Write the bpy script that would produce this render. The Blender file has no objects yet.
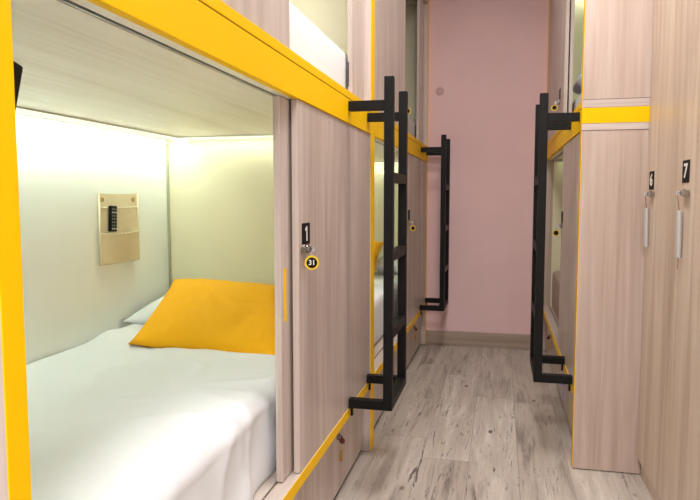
import bpy, bmesh, math, random
from mathutils import Vector, Matrix, noise
random.seed(4)
C = bpy.context.scene.collection
R = math.radians

# ------------------------------------------------------------------ materials
def mat(name):
    m = bpy.data.materials.new(name); m.use_nodes = True
    nt = m.node_tree; b = nt.nodes['Principled BSDF']
    return m, nt, b
def N(nt, t, **k):
    n = nt.nodes.new(t)
    for a, v in k.items(): setattr(n, a, v)
    return n
def setin(n, **k):
    for a, v in k.items(): n.inputs[a.replace('_', ' ')].default_value = v
def lin(c):
    f = lambda x: x/12.92 if x <= .04045 else ((x+.055)/1.055)**2.4
    return (f(c[0]/255), f(c[1]/255), f(c[2]/255), 1)
def plain(name, c, rough=.5, metal=0, bump=0, bscale=200, var=.0, spec=.5):
    m, nt, b = mat(name)
    b.inputs['Base Color'].default_value = lin(c); b.inputs['Roughness'].default_value = rough
    b.inputs['Metallic'].default_value = metal; b.inputs['Specular IOR Level'].default_value = spec
    tc = N(nt, 'ShaderNodeTexCoord'); nz = N(nt, 'ShaderNodeTexNoise'); nz.inputs['Scale'].default_value = bscale
    nt.links.new(tc.outputs['Object'], nz.inputs['Vector'])
    if bump:
        bp = N(nt, 'ShaderNodeBump'); bp.inputs['Strength'].default_value = bump; bp.inputs['Distance'].default_value = .002
        nt.links.new(nz.outputs['Fac'], bp.inputs['Height']); nt.links.new(bp.outputs['Normal'], b.inputs['Normal'])
    n2 = N(nt, 'ShaderNodeTexNoise'); n2.inputs['Scale'].default_value = 3
    nt.links.new(tc.outputs['Object'], n2.inputs['Vector'])
    rp = N(nt, 'ShaderNodeValToRGB'); l = lin(c); v = var if var else .015
    rp.color_ramp.elements[0].position = .3; rp.color_ramp.elements[1].position = .7
    rp.color_ramp.elements[0].color = (l[0]*(1-v), l[1]*(1-v), l[2]*(1-v), 1); rp.color_ramp.elements[1].color = (min(1, l[0]*(1+v)), min(1, l[1]*(1+v)), min(1, l[2]*(1+v)), 1)
    nt.links.new(n2.outputs['Fac'], rp.inputs['Fac']); nt.links.new(rp.outputs['Color'], b.inputs['Base Color'])
    return m
def wood(name, dark, mid, light, axis='z', rough=.38):
    m, nt, b = mat(name)
    tc = N(nt, 'ShaderNodeTexCoord')
    def nz(sc, lo, det=4, dist=0):
        mp = N(nt, 'ShaderNodeMapping')
        s = [sc, sc, sc]; s['xyz'.index(axis)] = lo
        mp.inputs['Scale'].default_value = s
        nt.links.new(tc.outputs['Object'], mp.inputs['Vector'])
        n = N(nt, 'ShaderNodeTexNoise'); n.inputs['Scale'].default_value = 1; n.inputs['Detail'].default_value = det
        n.inputs['Roughness'].default_value = .6; n.inputs['Distortion'].default_value = dist
        nt.links.new(mp.outputs['Vector'], n.inputs['Vector']); return n
    a = nz(11, .75, 5, .9); c = nz(80, 1.6, 4); d = nz(4, .4, 3, .6)
    def mul(x, k):
        n = N(nt, 'ShaderNodeMath', operation='MULTIPLY'); nt.links.new(x, n.inputs[0]); n.inputs[1].default_value = k; return n.outputs[0]
    def add(x, y):
        n = N(nt, 'ShaderNodeMath', operation='ADD'); nt.links.new(x, n.inputs[0]); nt.links.new(y, n.inputs[1]); return n.outputs[0]
    s = add(add(mul(a.outputs['Fac'], .5), mul(c.outputs['Fac'], .3)), mul(d.outputs['Fac'], .2))
    rp = N(nt, 'ShaderNodeValToRGB'); e = rp.color_ramp.elements
    e[0].position = .36; e[0].color = lin(dark); e[1].position = .64; e[1].color = lin(light)
    x = e.new(.5); x.color = lin(mid)
    nt.links.new(s, rp.inputs['Fac']); nt.links.new(rp.outputs['Color'], b.inputs['Base Color'])
    b.inputs['Roughness'].default_value = rough
    bp = N(nt, 'ShaderNodeBump'); bp.inputs['Strength'].default_value = .12; bp.inputs['Distance'].default_value = .001
    nt.links.new(c.outputs['Fac'], bp.inputs['Height']); nt.links.new(bp.outputs['Normal'], b.inputs['Normal'])
    return m
def emit(name, c, s):
    m, nt, b = mat(name)
    b.inputs['Base Color'].default_value = (.8, .8, .8, 1)
    b.inputs['Emission Color'].default_value = (*c, 1); b.inputs['Emission Strength'].default_value = s
    return m

OAK = wood('pale laminate', (172, 155, 147), (198, 182, 174), (218, 204, 197))
TAN = wood('tan laminate', (174, 151, 134), (202, 182, 165), (222, 206, 191))
OAKY = wood('pale laminate lengthwise', (182, 168, 156), (204, 191, 180), (220, 208, 198), axis='y')
LINING = plain('cream lining', (234, 228, 198), .5, var=.03)
BACKW = plain('white panel', (247, 250, 243), .45, var=.02)
YEL = plain('yellow edging', (255, 201, 0), .5, spec=.12)
BLACK = plain('black metal', (7, 7, 9), .5, var=.1, spec=.25)
DARK = plain('dark gap', (30, 24, 24), .8)
ALU = plain('aluminium', (190, 190, 190), .3, metal=.9)
CHROME = plain('chrome', (165, 160, 152), .2, metal=1)
STEEL = plain('brushed steel', (205, 205, 208), .38, metal=.55)
SHEET = plain('white cotton', (233, 236, 240), .9, bump=.15, bscale=400, var=.01)
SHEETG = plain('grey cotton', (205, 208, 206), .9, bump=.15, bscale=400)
YCOT = plain('yellow cotton', (255, 184, 0), .85, bump=.35, bscale=500, var=.03)
CANVAS = plain('beige canvas', (234, 219, 182), .9, bump=.5, bscale=600, var=.05)
CANVASD = plain('canvas piping', (242, 230, 200), .9, bump=.3, bscale=600)
PINK = plain('pink paint', (240, 204, 206), .7, bump=.06, bscale=120, var=.03)
PINKD = plain('pink cover', (206, 168, 168), .6)
WHITE = plain('white paint', (222, 216, 210), .8, bump=.1, bscale=90)
PLATE = plain('black plate', (16, 12, 12), .7, spec=.2)
INK = plain('white lettering', (238, 236, 232), .5)
CORD = plain('brown cord', (150, 105, 85), .7)
LILAC = plain('lilac fob', (176, 168, 205), .4)
RED = plain('red key head', (96, 24, 26), .4)
BRASS = plain('brass', (190, 150, 70), .3, metal=.9)
LED = emit('led diffuser', (.87, 1.0, .88), 13.5)
LEDW = emit('led diffuser soft', (.92, 1.0, .84), 6.5)
LEDU = emit('upper led', (.93, 1.0, .82), 9)
LEDUW = emit('upper led soft', (.93, 1.0, .82), 4)
OFF = plain('unlit diffuser', (225, 225, 210), .5)
LEDD = emit('dim led', (.95, 1.0, .75), 3)
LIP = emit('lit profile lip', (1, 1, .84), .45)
TRIMG = plain('grey green trim', (176, 178, 150), .5)

def floor_mat():
    m, nt, b = mat('bleached plank laminate')
    L = nt.links.new
    tc = N(nt, 'ShaderNodeTexCoord'); sp = N(nt, 'ShaderNodeSeparateXYZ'); L(tc.outputs['Object'], sp.inputs[0])
    def M(op, a, b_=None, c=None):
        n = N(nt, 'ShaderNodeMath', operation=op)
        for i, v in enumerate((a, b_, c)):
            if v is None: continue
            if isinstance(v, (int, float)): n.inputs[i].default_value = v
            else: L(v, n.inputs[i])
        return n.outputs[0]
    W = .193; LEN = 1.28
    px = M('DIVIDE', M('ADD', sp.outputs['X'], .30+W*20), W)
    row = M('FLOOR', px); fx = M('FRACT', px)
    wn = N(nt, 'ShaderNodeTexWhiteNoise', noise_dimensions='1D'); L(row, wn.inputs['W'])
    py = M('DIVIDE', M('ADD', sp.outputs['Y'], M('MULTIPLY', wn.outputs['Value'], LEN)), LEN)
    col = M('FLOOR', py); fy = M('FRACT', py)
    cid = M('ADD', M('MULTIPLY', row, 13.7), M('MULTIPLY', col, 3.31))
    wn2 = N(nt, 'ShaderNodeTexWhiteNoise', noise_dimensions='1D'); L(cid, wn2.inputs['W'])
    # grain coordinates shifted per plank
    cb = N(nt, 'ShaderNodeCombineXYZ')
    L(M('MULTIPLY', sp.outputs['X'], 1), cb.inputs[0]); L(M('ADD', M('MULTIPLY', sp.outputs['Y'], 1), M('MULTIPLY', wn2.outputs['Value'], 37)), cb.inputs[1]); L(cid, cb.inputs[2])
    def nz(sx, sy, det=5, rough=.6, dist=0):
        mp = N(nt, 'ShaderNodeMapping'); mp.inputs['Scale'].default_value = (sx, sy, 1); L(cb.outputs[0], mp.inputs['Vector'])
        n = N(nt, 'ShaderNodeTexNoise'); n.inputs['Scale'].default_value = 1; n.inputs['Detail'].default_value = det
        n.inputs['Roughness'].default_value = rough; n.inputs['Distortion'].default_value = dist
        L(mp.outputs[0], n.inputs['Vector']); return n.outputs['Fac']
    g = nz(16, 1.7, 6, .62, .6); f = nz(90, 5, 4, .7); k = nz(30, 2.4, 8, .78, 2.2); big = nz(5, 1.0, 2)
    rp = N(nt, 'ShaderNodeValToRGB'); e = rp.color_ramp.elements
    e[0].position = .34; e[0].color = lin((116, 106, 100)); e[1].position = .64; e[1].color = lin((216, 207, 197))
    x = e.new(.46); x.color = lin((182, 171, 161)); x = e.new(.58); x.color = lin((200, 190, 180))
    s = M('ADD', M('ADD', M('MULTIPLY', g, .55), M('MULTIPLY', f, .2)), M('MULTIPLY', big, .25))
    s = M('ADD', s, M('MULTIPLY', M('SUBTRACT', wn2.outputs['Value'], .5), .06))
    L(s, rp.inputs['Fac'])
    # dark cracks where the distorted grain is low
    cr = N(nt, 'ShaderNodeMapRange'); L(k, cr.inputs['Value']); setin(cr, From_Min=.43, From_Max=.385, To_Min=0, To_Max=1)
    cr2 = M('MULTIPLY', cr.outputs[0], M('GREATER_THAN', big, .47))
    # knots
    vm = N(nt, 'ShaderNodeMapping'); vm.inputs['Scale'].default_value = (6.5, 3.0, 1); L(cb.outputs[0], vm.inputs['Vector'])
    vo = N(nt, 'ShaderNodeTexVoronoi'); vo.inputs['Scale'].default_value = 1; L(vm.outputs[0], vo.inputs['Vector'])
    kn = N(nt, 'ShaderNodeMapRange'); L(vo.outputs['Distance'], kn.inputs['Value']); setin(kn, From_Min=.085, From_Max=.03, To_Min=0, To_Max=.9)
    mx = N(nt, 'ShaderNodeMix', data_type='RGBA'); L(M('MULTIPLY', cr2, .92), mx.inputs['Factor']); L(rp.outputs[0], mx.inputs[6]); mx.inputs[7].default_value = lin((88, 82, 80))
    mk = N(nt, 'ShaderNodeMix', data_type='RGBA'); L(kn.outputs[0], mk.inputs['Factor']); L(mx.outputs[2], mk.inputs[6]); mk.inputs[7].default_value = lin((70, 60, 56))
    sx = M('LESS_THAN', M('MINIMUM', fx, M('SUBTRACT', 1, fx)), .007)
    sy = M('LESS_THAN', M('MINIMUM', fy, M('SUBTRACT', 1, fy)), .0014)
    seam = M('MAXIMUM', sx, sy)
    ms = N(nt, 'ShaderNodeMix', data_type='RGBA'); L(M('MULTIPLY', seam, .45), ms.inputs['Factor']); L(mk.outputs[2], ms.inputs[6]); ms.inputs[7].default_value = lin((96, 86, 80))
    L(ms.outputs[2], b.inputs['Base Color']); b.inputs['Roughness'].default_value = .42
    bp = N(nt, 'ShaderNodeBump'); bp.inputs['Strength'].default_value = .2; bp.inputs['Distance'].default_value = .001
    L(M('SUBTRACT', f, seam), bp.inputs['Height']); L(bp.outputs[0], b.inputs['Normal'])
    return m
FLOOR = floor_mat()

# ------------------------------------------------------------------ helpers
def box(bm, x0, x1, y0, y1, z0, z1, M=None):
    vs = [bm.verts.new(Vector((x, y, z))) for x in sorted((x0, x1)) for y in sorted((y0, y1)) for z in sorted((z0, z1))]
    for f in ((0,1,3,2), (4,6,7,5), (0,4,5,1), (2,3,7,6), (0,2,6,4), (1,5,7,3)): bm.faces.new([vs[i] for i in f])
    if M: bmesh.ops.transform(bm, matrix=M, verts=vs)
    return vs
def cyl(bm, p0, p1, r, seg=20, r2=None):
    p0, p1 = Vector(p0), Vector(p1); d = p1-p0
    q = d.to_track_quat('Z', 'Y').to_matrix().to_4x4()
    ret = bmesh.ops.create_cone(bm, cap_ends=True, segments=seg, radius1=r, radius2=r if r2 is None else r2, depth=d.length)
    bmesh.ops.transform(bm, matrix=Matrix.Translation((p0+p1)/2) @ q, verts=ret['verts'])
def ring(bm, c, nrm, rad, r, seg=20, ss=8):
    q = Vector(nrm).to_track_quat('Z', 'Y').to_matrix(); c = Vector(c); rows = []
    for i in range(seg):
        a = 2*math.pi*i/seg; rr = []
        for j in range(ss):
            b_ = 2*math.pi*j/ss
            rr.append(bm.verts.new(c + q @ Vector(((rad+r*math.cos(b_))*math.cos(a), (rad+r*math.cos(b_))*math.sin(a), r*math.sin(b_)))))
        rows.append(rr)
    for i in range(seg):
        for j in range(ss):
            bm.faces.new((rows[i][j], rows[(i+1) % seg][j], rows[(i+1) % seg][(j+1) % ss], rows[i][(j+1) % ss]))
def tube(bm, pts, r, ss=8):
    pts = [Vector(p) for p in pts]
    for a, b_ in zip(pts, pts[1:]): cyl(bm, a, b_, r, ss)
ORG = {}
def link(name, me, m, parent=None, bevel=0, smooth=False, seg=2, angle=35):
    o = bpy.data.objects.new(name, me); C.objects.link(o)
    me.materials.append(m)
    if parent is not None: o.parent = parent
    if smooth:
        for p in me.polygons: p.use_smooth = True
    if bevel:
        b_ = o.modifiers.new('bevel', 'BEVEL'); b_.width = bevel; b_.segments = seg; b_.limit_method = 'ANGLE'; b_.angle_limit = R(40)
    return o
def root_of(o):
    while o.parent: o = o.parent
    return o
def part(name, bm, m, parent, bevel=0, smooth=False):
    """build one mesh; vertices are given in world space, stored relative to the thing's base"""
    org = ORG[root_of(parent).name] if parent is not None else Vector((0, 0, 0))
    bmesh.ops.recalc_face_normals(bm, faces=bm.faces)
    bmesh.ops.translate(bm, vec=-org, verts=bm.verts)
    me = bpy.data.meshes.new(name); bm.to_mesh(me); bm.free()
    return link(name, me, m, parent, bevel, smooth)
def tag(o, label, cat, group=None):
    o['label'] = label; o['category'] = cat
    if group: o['group'] = group
    return o
def thing(name, label, cat, loc, group=None):
    o = bpy.data.objects.new(name, None); C.objects.link(o); o.location = loc; o.empty_display_size = .05
    ORG[o.name] = Vector(loc); return tag(o, label, cat, group)
def single(name, bm, m, label, cat, group=None, org=None, bevel=0, smooth=False):
    """a thing that is one mesh, origin at its base"""
    bmesh.ops.recalc_face_normals(bm, faces=bm.faces)
    if org is None:
        xs = [v.co.x for v in bm.verts]; ys = [v.co.y for v in bm.verts]; zs = [v.co.z for v in bm.verts]
        org = Vector(((min(xs)+max(xs))/2, (min(ys)+max(ys))/2, min(zs)))
    org = Vector(org)
    bmesh.ops.translate(bm, vec=-org, verts=bm.verts)
    me = bpy.data.meshes.new(name); bm.to_mesh(me); bm.free()
    o = link(name, me, m, None, bevel, smooth); o.location = org; ORG[o.name] = org
    return tag(o, label, cat, group)
def struct(name, bm, m, bevel=0):
    bmesh.ops.recalc_face_normals(bm, faces=bm.faces)
    me = bpy.data.meshes.new(name); bm.to_mesh(me); bm.free()
    o = link(name, me, m, None, bevel); o['kind'] = 'structure'; return o
def bbox(*a):
    bm = bmesh.new(); box(bm, *a); return bm
def text_mesh(s, size, org, xdir, ydir, m, parent, name='lettering', depth=.0006, stretch=1.0, bold=.0):
    cu = bpy.data.curves.new(name, 'FONT'); cu.body = s; cu.size = size; cu.align_x = 'CENTER'; cu.align_y = 'CENTER'
    cu.extrude = depth; cu.offset = bold
    t = bpy.data.objects.new(name+'_curve', cu); C.objects.link(t)
    dg = bpy.context.evaluated_depsgraph_get(); me = bpy.data.meshes.new_from_object(t.evaluated_get(dg))
    bpy.data.objects.remove(t)
    X = Vector(xdir).normalized(); Y = Vector(ydir).normalized(); Z = X.cross(Y)
    Mx = Matrix(((X.x*stretch, Y.x, Z.x, org[0]), (X.y*stretch, Y.y, Z.y, org[1]), (X.z*stretch, Y.z, Z.z, org[2]), (0, 0, 0, 1)))
    base = ORG[root_of(parent).name]
    me.transform(Matrix.Translation(-base) @ Mx); me.materials.clear()
    return link(name, me, m, parent)

# ------------------------------------------------------------------ dimensions (metres; aisle runs along +Y)
A, B, CL, D = .5134, .2919, .5268, .9064     # left bunk face, right bunk face, locker face, bunk depth
YW = 4.618                                    # far wall
ZB, ZL, ZS, ZT, ZC = .316, 1.321, 1.4045, 1.4304, 2.414
TOP = 2.44

# ------------------------------------------------------------------ room shell
bm = bmesh.new(); box(bm, -1.6, 1.6, -2.2, YW+.1, -.05, 0); struct('floor', bm, FLOOR)
bm = bmesh.new(); box(bm, -1.6, 1.6, -2.2, YW+.1, 2.72, 2.77); struct('ceiling', bm, WHITE)
bm = bmesh.new(); box(bm, -1.6, 1.6, YW, YW+.1, 0, 2.72); struct('wall_back', bm, PINK)
bm = bmesh.new(); box(bm, -1.6, -1.46, -2.2, YW, 0, 2.72); struct('wall_left', bm, WHITE)
bm = bmesh.new(); box(bm, 1.46, 1.6, -2.2, YW, 0, 2.72); struct('wall_right', bm, WHITE)
bm = bmesh.new(); box(bm, -1.6, 1.6, -2.3, -2.2, 0, 2.72); struct('wall_front', bm, WHITE)
bm = bmesh.new(); box(bm, -A+.002, B-.002, YW-.012, YW, 0, .107); struct('baseboard_back', bm, wood('baseboard laminate', (140, 124, 110), (170, 152, 138), (190, 172, 158), axis='x'), .002)

# ------------------------------------------------------------------ small hardware
def lock_set(door, s, F, y, z, number=None, fob_tag=None, hang=True, zp=None, plate=True):
    """cam lock on a door face; s=+1: door faces -x (right side), s=-1: faces +x. F = |x| of the door face"""
    X = lambda d: s*(F-d)          # d = distance out from the door into the aisle
    dirn = -s
    if plate:
        zc = z+.042 if zp is None else zp; hh = .029 if zp is None else .033
        bm = bbox(X(0), X(.0015), y-.038, y+.034, zc-hh, zc+hh)
        p = part('number_plate', bm, PLATE, door, .0005)
        p['label'] = 'black number plate'
        if number == '1':
            bm = bmesh.new(); box(bm, X(.0016), X(.0024), y-.001, y+.007, zc-.020, zc+.020)
            box(bm, X(.0016), X(.0024), y-.011, y+.004, zc-.003, zc+.003, Matrix.Translation((0, y-.002, zc+.015)) @ Matrix.Rotation(R(28), 4, 'X') @ Matrix.Translation((0, -y, -zc)))
            part('lettering', bm, INK, p)
        elif number:
            text_mesh(number, .058, (X(.0018), y, zc), (0, -s, 0), (0, 0, 1), INK, p, stretch=1.35, bold=.0012)
    bm = bmesh.new()
    cyl(bm, (X(0), y, z), (X(.006), y, z), .012, 24); cyl(bm, (X(.006), y, z), (X(.010), y, z), .008, 20)
    box(bm, X(.002), X(.014), y-.052, y+.004, z-.008, z+.008)
    lk = part('lock', bm, CHROME, door, .001); lk['label'] = 'chrome cam lock'
    bm = bmesh.new()   # key in the lock, bow facing down the aisle
    box(bm, X(.009), X(.018), y-.001, y+.001, z-.002, z+.002); cyl(bm, (X(.020), y-.001, z), (X(.020), y+.001, z), .006, 18)
    k = part('key', bm, STEEL, door); k['label'] = 'steel key in the lock'
    if fob_tag is not None:
        nrm = Vector((.28 if s < 0 else -.12, -.96, 0)).normalized()
        c = Vector((X(.030), y-.045, z-.033))
        bm = bmesh.new(); rt = .0195 if fob_tag else .0155; cyl(bm, c-nrm*.0015, c+nrm*.0015, rt, 32)
        t = part('key_tag', bm, YTAG, door); t['label'] = 'round yellow rimmed number tag'
        bm = bmesh.new(); cyl(bm, c+nrm*.0014, c+nrm*.0022, rt*.73, 32); part('key_tag_face', bm, PLATE, door)
        if fob_tag:
            xd = Vector((0, 0, 1)).cross(nrm)
            text_mesh(fob_tag, .019, c+nrm*.0028, xd, (0, 0, 1), INK, door, name='tag_lettering', bold=.0003)
        bm = bmesh.new(); ring(bm, c+Vector((0, 0, .024)), (1, .2, 0), .006, .0008); tube(bm, [c+Vector((0, 0, .030)), (X(.020), y, z-.005)], .0007, 6)
        part('split_ring', bm, STEEL, door)
YTAG = plain('yellow tag', (236, 200, 40), .4)

def drawer_lock(dr, s, F, y, z, col=RED):
    X = lambda d: s*(F-d)
    bm = bmesh.new(); cyl(bm, (X(0), y, z), (X(.010), y, z), .012, 24); cyl(bm, (X(.010), y, z), (X(.016), y, z), .007, 20)
    part('lock', bm, CHROME, dr, .0008)
    bm = bmesh.new(); box(bm, X(.012), X(.020), y-.001, y+.001, z-.003, z+.003); cyl(bm, (X(.018), y-.002, z-.014), (X(.018), y+.002, z-.014), .010, 18)
    part('key', bm, col, dr)
    bm = bmesh.new(); tube(bm, [(X(.018), y, z-.022), (X(.016), y-.004, z-.048)], .001, 6)
    box(bm, X(.010), X(.020), y-.0075, y-.0045, z-.085, z-.048); ring(bm, (X(.016), y-.006, z-.042), (0, 1, 0), .008, .001)
    part('key_fob', bm, BRASS if col is RED else col, dr, .0008)

# ------------------------------------------------------------------ bunks
def bunk(name, label, s, F, ya, yb, lower, upper, pt=.036, locks=(), drawer_y=None, drawer_col=RED, panel_cut=False, leds=None, ep_mat=None):
    """ya, yb = inner faces of the end panels. lower/upper = dict(front=(y0,y1), slider=(y0,y1), handle=y or None)"""
    leds = leds or ((LED, LEDW), (LEDU, LEDUW)); ep_mat = ep_mat or OAK
    X = lambda d: s*(F+d)
    y_lo, y_hi = ya-pt, yb+pt
    t = thing(name, label, 'bunk bed', (X(D/2), (ya+yb)/2, 0), 'two tier sleeping pod bunks along the aisle')
    for k, (p, q, inn, sg) in enumerate(((ya-pt, ya, ya, 1), (yb, yb+pt, yb, -1))):
        ep = part('end_panel', bbox(X(.002), X(D+.018), p+.0005, q-.0005, .004, TOP), ep_mat, t, .0008)
        part('edge_band', bbox(X(0), X(.002), p+.0005, q-.0005, .004, TOP), YEL, ep)
        part('end_lining', bbox(X(.054), X(D-.001), inn, inn+sg*.003, ZB+.001, ZL-.001), LINING, ep)
        part('end_lining', bbox(X(.054), X(D-.001), inn, inn+sg*.003, ZT+.001, ZC-.001), LINING, ep)
        if panel_cut and k == 0:
            yy = p-.001
            part('shelf_edge', bbox(X(.0), X(.26), yy, p+.0004, 1.344, 1.401), YEL, ep)['label'] = 'yellow shelf edge band'
            part('joint_strip', bbox(X(.0), X(.26), yy+.0004, p+.0004, 1.403, 1.431), OAKX, ep)
            part('joint_strip', bbox(X(.0), X(.26), yy+.0004, p+.0004, 1.318, 1.342), OAKX, ep)
            part('joint_line', bbox(X(.002), X(.26), yy+.0002, p+.0004, 1.4312, 1.4325), DARK, ep)
            part('joint_line', bbox(X(.002), X(.26), yy+.0002, p+.0004, 1.3165, 1.3178), DARK, ep)
    part('back_panel', bbox(X(D), X(D+.018), ya, yb, .05, TOP), BACKW, t)
    for inn, sg in ((ya, 1), (yb, -1)): part('corner_trim', bbox(X(D-.010), X(D-.0005), inn+sg*.004, inn+sg*.012, ZB+.001, ZL-.022), TRIMG, t, .001)
    # base
    bm = bmesh.new(); box(bm, X(.002), X(.044), ya, yb, ZB-.022, ZB); box(bm, X(.047), X(.050), ya, yb, ZB-.022, ZB-.004)
    box(bm, X(.053), X(D), ya, yb, ZB-.022, ZB)
    base = part('bed_base', bm, OAKY, t)
    part('door_track', bbox(X(.044), X(.053), ya, yb, ZB-.021, ZB-.006), DARK, base)
    part('rail_edge', bbox(X(0), X(.002), ya, yb, ZB-.033, ZB), YEL, base)
    part('rail', bbox(X(.002), X(.020), ya, yb, ZB-.033, ZB-.0225), OAKY, base)
    dr = part('drawer', bbox(X(.033), X(.051), ya+.003, yb-.003, .022, ZB-.034), OAK, t, .001)
    part('plinth', bbox(X(.055), X(.07), ya, yb, 0, .0225), DARK, t)
    if drawer_y:
        for dy, dz, c in drawer_y: drawer_lock_in(dr, s, F+.033, dy, dz, c)
    # deck between tiers
    bm = bmesh.new(); box(bm, X(.002), X(.040), ya, yb, ZL, ZL+.02); box(bm, X(.0565), X(D), ya, yb, ZL, ZL+.02)
    deck = part('deck', bm, OAKC, t)
    bm = bmesh.new(); box(bm, X(.020), X(D), ya, yb, ZL+.021, ZT); part('upper_bed_base', bm, OAKY, t)
    bm = bmesh.new(); box(bm, X(.040), X(.046), ya, yb, ZL+.004, ZL+.02); box(bm, X(.050), X(.0565), ya, yb, ZL+.004, ZL+.02); tr = part('door_track', bm, DARK, deck)
    part('track_lip', bbox(X(.046), X(.050), ya, yb, ZL-.001, ZL+.02), ALU, deck)
    yl, yh = (ya, yb)
    fa = part('fascia', bbox(X(0), X(.018), y_lo+pt+.0002, yh-.0002, ZL-.0005, ZS-.0015), YEL, t, .001)
    part('fascia_gap', bbox(X(.003), X(.018), yl+.001, yh-.001, ZS-.0014, ZS+.0014), DARK, fa)
    part('upper_rail', bbox(X(0), X(.018), yl+.0002, yh-.0002, ZS+.0016, ZT), YEL, t, .001)
    part('top_panel', bbox(X(.002), X(D), ya, yb, ZC, TOP), OAKY, t)
    # doors
    doors = {}
    for tier, cfg, z0, z1 in (('lower', lower, ZB+.002, ZL-.002), ('upper', upper, ZT+.002, ZC-.002)):
        f = cfg['front']; doors[tier] = part('front_panel', bbox(X(.004), X(.022), f[0], f[1], z0, z1), cfg.get('mat', OAK), t, .001)
        if cfg.get('slider'):
            q = cfg['slider']; sl = part('sliding_door', bbox(X(.030), X(.048), q[0], q[1], z0+.002, z1), cfg.get('mat', OAK), t, .001)
            if cfg.get('handle'):
                hy, hz0, hz1, hm = cfg['handle']
                bm = bmesh.new(); box(bm, X(.0292 if hm is YEL else .043), X(.0302 if hm is YEL else .047), hy-(.010 if hm is YEL else .0006), hy+(.010 if hm is YEL else .0006), hz0, hz1); part('handle', bm, hm, sl, .0004)
    # led profiles
    for zc, (m1, m2) in ((ZL, leds[0]), (ZC, leds[1])):
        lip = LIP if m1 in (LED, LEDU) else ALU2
        pr = part('led_profile', bbox(X(D-.095), X(D-.0005), ya+.02, yb-.02, zc-.005, zc-.0004), ALU2, t)
        part('profile_lip', bbox(X(D-.095), X(D-.0915), ya+.02, yb-.02, zc-.018, zc-.0055), lip, pr)
        part('led_diffuser', bbox(X(D-.089), X(D-.058), ya+.02, yb-.02, zc-.0085, zc-.0055), m1, pr)
        pr = part('led_profile', bbox(X(.06), X(D-.097), yb-.0035, yb-.080, zc-.005, zc-.0004), ALU2, t)
        part('profile_lip', bbox(X(.06), X(D-.097), yb-.0765, yb-.080, zc-.015, zc-.0055), lip, pr)
        part('led_diffuser', bbox(X(.10), X(D-.11), yb-.044, yb-.072, zc-.0085, zc-.0055), m2, pr)
    for tier, y, z, num, ft, pl in locks: lock_set_in(doors[tier], s, F+.004, y, z, num, ft, pl)
    return t
def lock_set_in(door, s, F, y, z, num, ft, pl):  # door faces towards the aisle (decreasing |x|)
    lock_set(door, s, F, y, z, num, ft, plate=pl)
def drawer_lock_in(dr, s, F, y, z, c): drawer_lock(dr, s, F, y, z, c)
PEACH = wood('warm pale laminate', (176, 153, 140), (197, 177, 166), (214, 198, 189))
OAKX = wood('pale laminate crosswise', (182, 166, 160), (204, 190, 184), (220, 208, 202), axis='x')
OAKC = wood('ceiling laminate', (224, 211, 188), (238, 229, 210), (246, 239, 224), axis='y')
ALU2 = plain('cream profile', (214, 212, 190), .4)

bunk('bunk_bed', 'nearest left bunk with yellow frame, its lower berth lit and open', -1, A, .602, 2.558,
     dict(front=(1.61, 2.555), slider=(1.542, 2.50), handle=(1.572, .742, .882, YEL)),
     dict(front=(.605, 1.549), slider=(2.352, 2.555), handle=(2.352, 1.475, 1.567, DARK)), pt=.033,
     locks=[('lower', 1.675, .925, '1', '31', True)], drawer_y=[(2.127, .226, RED)])
bunk('bunk_bed', 'far left bunk behind the first black ladder, ending at the pink wall', -1, A, 2.63, 4.582,
     dict(front=(3.63, 4.580), slider=(3.565, 4.52)),
     dict(front=(2.633, 3.510), slider=(4.335, 4.580)), pt=.036,
     locks=[('lower', 3.695, .925, None, '', True), ('upper', 3.46, 1.556, None, '', False)], drawer_y=[(4.15, .215, RED)], leds=((LED, LEDW), (OFF, OFF)))
bunk('bunk_bed', 'right hand bunk with yellow band beside the lockers', 1, B, 2.616, 4.582,
     dict(front=(2.619, 3.35)),
     dict(front=(3.40, 4.580), slider=(3.42, 4.50), handle=(3.62, 1.60, 1.88, YEL)), pt=.036, panel_cut=True,
     locks=[('lower', 3.315, .927, None, '', True), ('upper', 3.62, 1.570, None, '', True)], drawer_y=[(4.15, .20, RED), (3.20, .175, LILAC)], leds=((LEDD, LEDD), (LED, LEDW)), ep_mat=PEACH)

# ------------------------------------------------------------------ ladders
def ladder(label, s, xc, F, yn, yf):
    """xc |x| of the stiles' centre line; F |x| of the bunk face; yn, yf near / far stile centre"""
    w = .016; z0, z1 = .321, 1.472
    t = thing('bunk_ladder', label, 'ladder', (s*xc, (yn+yf)/2, z0), 'black steel bunk ladders')
    for y in (yn, yf):
        part('stile', bbox(s*(xc-w), s*(xc+w), y-w, y+w, z0, z1), BLACK, t, .0015)
        for a, b_, up in ((1.361, 1.394, 1), (.321, .354, 0)):
            ar = part('arm', bbox(s*(xc+w), s*(F-.0005), y-w+.001, y+w-.001, a, b_), BLACK, t, .0015)
            if not up:
                part('hook', bbox(s*(F-.014), s*(F-.006), y-.008, y+.008, a-.030, a), BLACK, ar, .001)
    part('rung', bbox(s*(xc-w), s*(xc+w), yn+w, yf-w, z0, z0+.032), BLACK, t, .0015)
    for z in (.588, .862, 1.135):
        part('rung', bbox(s*(xc-w+.001), s*(xc+w-.001), yn+w, yf-w, z-.017, z+.017), BLACK, t, .0015)
    return t
ladder('black ladder on the nearest left bunk, largest of the three', -1, .373, A, 2.173, 2.489)
ladder('black ladder on the left nearest the pink wall', -1, .366, A, 4.215, 4.530)
ladder('black ladder on the right hand bunk beside the lockers', 1, .158, B, 2.656, 2.971)

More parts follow.
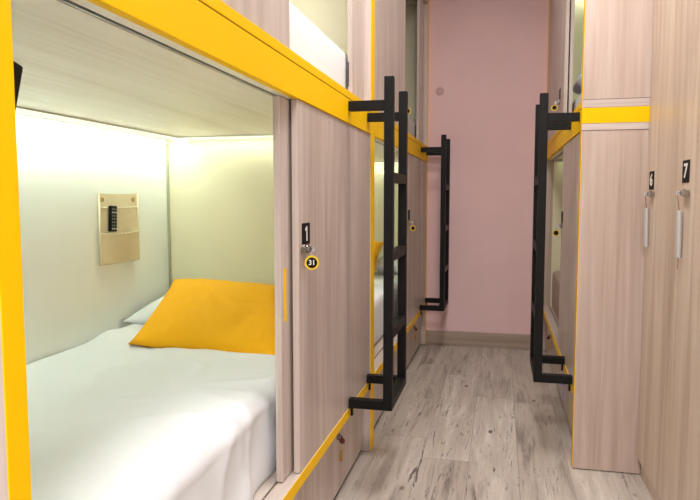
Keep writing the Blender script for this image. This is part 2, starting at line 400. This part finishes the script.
# ------------------------------------------------------------------ lockers
def locker(label, y0, y1, num, ylock):
    t = thing('locker', label, 'locker', (CL+.25, (y0+y1)/2, 0), 'tall wood look lockers on the right')
    bm = bmesh.new()
    for a in (y0+.0005, y1-.0165): box(bm, CL+.019, CL+.5, a, a+.016, .072, TOP)
    box(bm, CL+.019, CL+.5, y0+.017, y1-.017, .072, .088); box(bm, CL+.019, CL+.5, y0+.017, y1-.017, TOP-.016, TOP); box(bm, CL+.484, CL+.5, y0+.017, y1-.017, .088, TOP-.016)
    part('carcass', bm, TAN, t)
    part('plinth', bbox(CL+.015, CL+.48, y0+.0005, y1-.0005, 0, .0715), TAN, t)
    d = part('door', bbox(CL, CL+.018, y0+.0012, y1-.0012, .072, TOP), TAN, t, .0012)
    lock_set(d, 1, CL, ylock, 1.078, num, None, zp=1.141 if num == '7' else 1.126)
    X = lambda q: CL-q
    y, z = ylock, 1.078
    bm = bmesh.new(); tube(bm, [(X(.020), y, z-.005), (X(.018), y+.004, z-.02), (X(.012), y+.008, z-.052)], .0012, 6); part('cord', bm, CORD, d)
    bm = bmesh.new(); cyl(bm, (X(.012), y+.008, z-.052), (X(.010), y+.008, z-.192), .0085, 20)
    part('key_fob', bm, STEEL, d, .0015)['label'] = 'silver cylinder fob hanging from the key'
    if num == '7':
        bm = bmesh.new(); tube(bm, [(X(.010), y+.008, z-.192), (X(.010), y+.006, z-.205), (X(.010), y+.010, z-.225)], .0012, 6); part('cord', bm, CORD, d)
locker('wood look locker number 6, farthest, against the bunk end panel', 2.122, 2.574, '6', 2.500)
locker('wood look locker number 7 at the right edge of the picture', 1.670, 2.120, '7', 2.062)

# ------------------------------------------------------------------ soft things
def sheet_mesh(xs, xf, y0, y1, ztop, zbot, seedv, nx=90, ny=150, amp=.010):
    """a duvet draped over a mattress: from the back wall xs to the front xf, hanging to zbot"""
    bm = bmesh.new(); L_top = abs(xf-xs)-.05; R_ = .05; side = ztop-zbot-.05
    tot = L_top+R_*1.57+side; sg = 1 if xf > xs else -1; rows = []
    for i in range(nx+1):
        s_ = tot*i/nx; row = []
        for j in range(ny+1):
            y = y0+(y1-y0)*j/ny
            if s_ < L_top: x = s_; z = 0; nrm = Vector((0, 0, 1))
            elif s_ < L_top+R_*1.57:
                a = (s_-L_top)/R_; x = L_top+R_*math.sin(a); z = -R_*(1-math.cos(a)); nrm = Vector((math.sin(a), 0, math.cos(a)))
            else: x = L_top+R_; z = -R_-(s_-L_top-R_*1.57); nrm = Vector((1, 0, 0))
            p = Vector((s_*1.6, y*1.6, seedv)); h = noise.noise(p)*1.3*amp
            p = Vector((s_*3.5+y*1.2, y*4.5-s_*1.5, seedv+3)); r_ = 1-abs(noise.noise(p))*2.2; h += max(0, r_)**3*amp*.9
            e = max(0, (s_-L_top*.72)/(tot-L_top*.72))
            p = Vector((s_*1.3, y*4.5, seedv+7)); r_ = 1-abs(noise.noise(p))*2; h += e*max(0, r_)**2*amp*1.6
            p = Vector((s_*6, y*3+s_*4, seedv+9)); h += e*noise.noise(p)*amp*.9
            lim = min(1, min(y-y0, y1-y)/.06+.15); backf = min(1, s_/.05)
            h += .034*min(1, max(0, (y-1.84)/.16))*max(0, 1-max(0, s_-.10)/.14)*(1-min(1, max(0, (y-2.35)/.1)))
            h = h*lim*backf + min(0, -.012*(1-lim))
            if x >= L_top+R_-.001 : h = max(-.02, min(h, .014))-.004
            v = Vector((x, 0, z))+nrm*h
            row.append(bm.verts.new((xs+sg*v.x, y, max(zbot+.001, ztop+v.z))))
        rows.append(row)
    for i in range(nx):
        for j in range(ny): bm.faces.new((rows[i][j], rows[i+1][j], rows[i+1][j+1], rows[i][j+1]))
    return bm
def pillow_bm(w, h, t, M, seedv=0, n=44, wr=.006):
    bm = bmesh.new(); g = {}
    for sd in (1, -1):
        for i in range(n+1):
            for j in range(n+1):
                u = -1+2*i/n; v = -1+2*j/n
                if sd == -1 and (i in (0, n) or j in (0, n)): g[sd, i, j] = g[1, i, j]; continue
                pin = 1-.055*(1-v*v)*abs(u)**3; pin2 = 1-.07*(1-u*u)*abs(v)**3
                x = u*w/2*pin; y = v*h/2*pin2
                z = t/2*max(0, (1-abs(u)**2.6)*(1-abs(v)**2.6))**.55
                edge = (1-u*u)*(1-v*v)
                z += wr*noise.noise(Vector((u*2.2, v*2.2, seedv+sd)))*min(1, edge*4)
                r_ = 1-abs(noise.noise(Vector((u*4+v, v*2.5, seedv+5))))*2.4
                z += wr*.7*max(0, r_)**3*min(1, edge*5)
                g[sd, i, j] = bm.verts.new((x, y, sd*z))
    for sd in (1, -1):
        for i in range(n):
            for j in range(n):
                q = [g[sd, i, j], g[sd, i+1, j], g[sd, i+1, j+1], g[sd, i, j+1]]
                bm.faces.new(q if sd == 1 else q[::-1])
    bmesh.ops.transform(bm, matrix=M, verts=bm.verts); return bm
def frame(c, xdir, ydir):
    X = Vector(xdir).normalized(); Z = X.cross(Vector(ydir)).normalized(); Y = Z.cross(X)
    return Matrix(((X.x, Y.x, Z.x, c[0]), (X.y, Y.y, Z.y, c[1]), (X.z, Y.z, Z.z, c[2]), (0, 0, 0, 1)))
def rbox(x0, x1, y0, y1, z0, z1): return bbox(x0, x1, y0, y1, z0, z1)

XB = -A-D
GM = 'mattresses in the bunks'
def mattress(label, x0, x1, y0, y1, z0, z1, m=SHEET):
    o = single('mattress', rbox(x0, x1, y0, y1, z0, z1), m, label, 'mattress', GM)
    b_ = o.modifiers.new('bevel', 'BEVEL'); b_.width = .03 if z0 < 1 else .014; b_.segments = 5; b_.limit_method = 'ANGLE'
    for p in o.data.polygons: p.use_smooth = True
    return o
mattress('mattress under the white duvet of the lit lower left berth', XB+.012, -.625, .62, 2.54, ZB+.001, .525)
o = single('duvet', sheet_mesh(XB+.004, -.588, .612, 2.548, .553, ZB+.002, 1.0), SHEET, 'white duvet spread over the lit lower left berth', 'duvet', smooth=True)
md = o.modifiers.new('solid', 'SOLIDIFY'); md.thickness = .006; md.offset = -1
GP = 'pillows in the bunks'
def pillow(label, c, xd, yd, w, h, t, m, sd, skew=0, drop=0):
    S = Matrix(((1, skew, 0, 0), (0, 1, 0, 0), (0, 0, 1, 0), (0, 0, 0, 1)))
    return single('pillow', pillow_bm(w, h, t, frame(c, xd, yd) @ S, sd), m, label, 'pillow', GP, smooth=True)
pillow('white pillow partly hidden behind the large yellow pillow', (-1.085, 2.340, .620), (1, 0, 0), (0, 1, .16), .65, .36, .11, SHEET, 2)
pillow('large yellow pillow on the white duvet of the lit berth', (-.945, 2.145, .634), (1, -.02, -.05), (0, .43, .160), .645, .475, .135, YCOT, 3, skew=-.17)

# upper berth above
mattress('white sheeted mattress in the upper left berth above the yellow rail', XB+.012, -.572, .62, 2.54, ZT+.001, 1.606)
# far left bunk
mattress('white sheeted mattress in the lower far left berth behind the ladder', XB+.012, -.60, 2.645, 4.57, ZB+.001, .55)
pillow('yellow pillow in the far left lower berth seen behind the ladder', (-1.09, 4.20, .675), (1, .05, 0), (0, .43, .165), .62, .45, .14, YCOT, 5)
pillow('white pillow beside the yellow one in the far left berth', (-.715, 4.36, .61), (1, .0, 0), (0, 1, .05), .22, .36, .12, SHEET, 6)
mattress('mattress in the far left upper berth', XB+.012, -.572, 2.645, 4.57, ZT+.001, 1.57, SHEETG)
# right bunk
XR = B+D
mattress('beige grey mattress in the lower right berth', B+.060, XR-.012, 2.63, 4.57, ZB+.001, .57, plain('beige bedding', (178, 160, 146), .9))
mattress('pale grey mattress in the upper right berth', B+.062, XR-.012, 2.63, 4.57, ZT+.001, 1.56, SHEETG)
pillow('white pillow in the upper right berth beside the yellow band', (B+.37, 3.52, 1.650), (1, 0, 0), (0, 1, .0), .62, .42, .17, SHEET, 8)

# ------------------------------------------------------------------ wall pocket and remote
t = thing('hanging_pocket', 'beige canvas hanging pocket on the white berth wall', 'wall pocket', (XB, 2.175, .818))
def cloth_panel(y0, y1, z0, z1, out, bulge, th, sd, flare=0, ny=24, nz=20):
    bm = bmesh.new(); rows = []
    for side in (1, 0):
        for i in range(ny+1):
            row = []
            for j in range(nz+1):
                u = i/ny; v = j/nz
                sag = -.003*math.sin(math.pi*u)*v*(1 if bulge else .8)
                yy = y0+(y1-y0)*u+flare*(1-v)*(u-.5)
                b_ = bulge*math.sin(math.pi*u)*(.45+.55*v)+.002*noise.noise(Vector((u*4, v*4, sd)))
                row.append(bm.verts.new((XB+out+max(0, b_)+(th if side else 0), yy, z0+(z1-z0)*v+sag)))
            rows.append(row)
    n = ny+1
    for k in (0, n):
        for i in range(ny):
            for j in range(nz): bm.faces.new((rows[k+i][j], rows[k+i+1][j], rows[k+i+1][j+1], rows[k+i][j+1]))
    for i in range(ny):
        for j in (0, nz): bm.faces.new((rows[i][j], rows[i+1][j], rows[n+i+1][j], rows[n+i][j]))
    for j in range(nz):
        for i in (0, ny): bm.faces.new((rows[i][j], rows[i][j+1], rows[n+i][j+1], rows[n+i][j]))
    return bm
part('backing', cloth_panel(2.048, 2.300, .820, 1.082, .0015, 0, .003, 1), CANVAS, t, smooth=False)
p1 = part('pocket', cloth_panel(2.052, 2.296, .930, 1.030, .0065, .009, .002, 2), CANVAS, t)
p2 = part('pocket', cloth_panel(2.050, 2.298, .824, .934, .0105, .020, .002, 3), CANVAS, t)
for pk, z, bl, out in ((p1, 1.030, .009, .0085), (p2, .934, .020, .0125)):
    bm = bmesh.new(); pts = []
    for i in range(13):
        u = i/12; pts.append((XB+out+bl*math.sin(math.pi*u), 2.052+.244*u, z-.003*math.sin(math.pi*u)))
    tube(bm, pts, .0028, 8); part('piping', bm, CANVASD, pk, smooth=True)
bm = bmesh.new(); tube(bm, [(XB+.008, 2.048, .820), (XB+.008, 2.048, 1.082)], .004, 8); tube(bm, [(XB+.008, 2.300, .820), (XB+.008, 2.300, 1.082)], .004, 8); tube(bm, [(XB+.006, 2.048, .820), (XB+.006, 2.300, .820)], .003, 8)
part('piping', bm, CANVASD, t, smooth=True)
for y in (2.072, 2.272):
    bm = bmesh.new(); ring(bm, (XB+.0055, y, 1.058), (1, 0, 0), .007, .002); part('eyelet', bm, BRASS, t, smooth=True)
# remote control
Mr = Matrix.Translation((XB+.021, 2.108, .948)) @ Matrix.Rotation(R(-3), 4, 'X')
t = thing('remote_control', 'black remote control standing in the beige canvas pocket', 'remote control', (XB+.021, 2.108, .948))
bm = bmesh.new(); box(bm, -.007, .007, -.0195, .0195, -.008, .088, Mr); part('body', bm, BLACK, t, .004)
for r_ in range(7):
    for c_ in range(3):
        bm = bmesh.new(); box(bm, .007, .0085, -.0155+c_*.012, -.0085+c_*.012, .000+r_*.012, .0062+r_*.012, Mr)
        part('button', bm, STEEL if r_ in (0, 5) else plain('grey button', (120, 118, 115), .5) if (r_ == 1 and c_ == 0) else bpy.data.materials.get('grey button') or STEEL, t, .0006)

# ------------------------------------------------------------------ television on the near end panel
t = thing('television', 'black television edge tilted behind the near yellow post', 'television', (-.80, .6055, 1.05))
Mt = Matrix.Translation((-.80, .722, 1.232)) @ Matrix.Rotation(R(-16), 4, 'X')
bm = bmesh.new(); box(bm, -.20, .20, -.030, 0, -.25, 0, Mt); part('housing', bm, BLACK, t, .003)
bm = bmesh.new(); box(bm, -.19, .19, .0002, .0012, -.24, -.01, Mt); part('screen', bm, plain('screen glass', (10, 10, 12), .1), t)
bm = bmesh.new(); box(bm, -.84, -.76, .6055, .612, 1.06, 1.20); tube(bm, [(-.80, .61, 1.13), (-.80, .655, 1.13)], .015, 12); part('bracket', bm, BLACK, t)

# round cover on the pink wall
bm = bmesh.new(); cyl(bm, (-.432, YW-.0005, 1.817), (-.432, YW-.007, 1.817), .028, 32)
single('wall_cover', bm, PINKD, 'small round pink blank cover high on the pink wall', 'cover plate', bevel=.002)

# ------------------------------------------------------------------ light
def ceiling_light(label, x, y, sx, sy, power, col):
    t = thing('ceiling_light', label, 'ceiling light', (x, y, 2.69), 'ceiling lights')
    bm = bmesh.new(); box(bm, x-sx/2-.02, x+sx/2+.02, y-sy/2-.02, y+sy/2+.02, 2.69, 2.72); part('housing', bm, WHITE, t, .003)
    la = bpy.data.lights.new('lamp', 'AREA'); la.shape = 'RECTANGLE'; la.size = sx; la.size_y = sy; la.energy = power; la.color = col
    lo = bpy.data.objects.new('lamp', la); C.objects.link(lo); lo.parent = t; lo.location = (0, 0, -.004)
ceiling_light('flat ceiling light behind the viewer', .05, -.75, .6, .6, 50, (1, .98, .985))
ceiling_light('added fill light above the middle of the aisle', -.1, 1.9, .35, .9, 20, (1, .96, .94))  # unseen lamp added as fill against the falloff down the aisle
ceiling_light('added weak fill light near the pink wall', -.1, 3.4, .3, .9, 3, (1, .92, .88))  # weak extra lamp, made up to lift the far end

w = bpy.data.worlds.new('world'); bpy.context.scene.world = w; w.use_nodes = True
w.node_tree.nodes['Background'].inputs[0].default_value = (1, .97, .95, 1); w.node_tree.nodes['Background'].inputs[1].default_value = .3

# ------------------------------------------------------------------ camera
cam = bpy.data.cameras.new('camera'); co = bpy.data.objects.new('camera', cam); C.objects.link(co)
cam.sensor_fit = 'HORIZONTAL'; cam.sensor_width = 36; cam.lens = 640.16/700*36
cam.clip_start = .01
co.location = (0, 0, 1.0632)
co.rotation_euler = (R(90-4.6225), R(.03), R(13.2196))
bpy.context.scene.camera = co
vs = bpy.context.scene.view_settings
vs.view_transform = 'Standard'; vs.look = 'None'; vs.gamma = 1; vs.use_curve_mapping = False; vs.exposure = 0.6
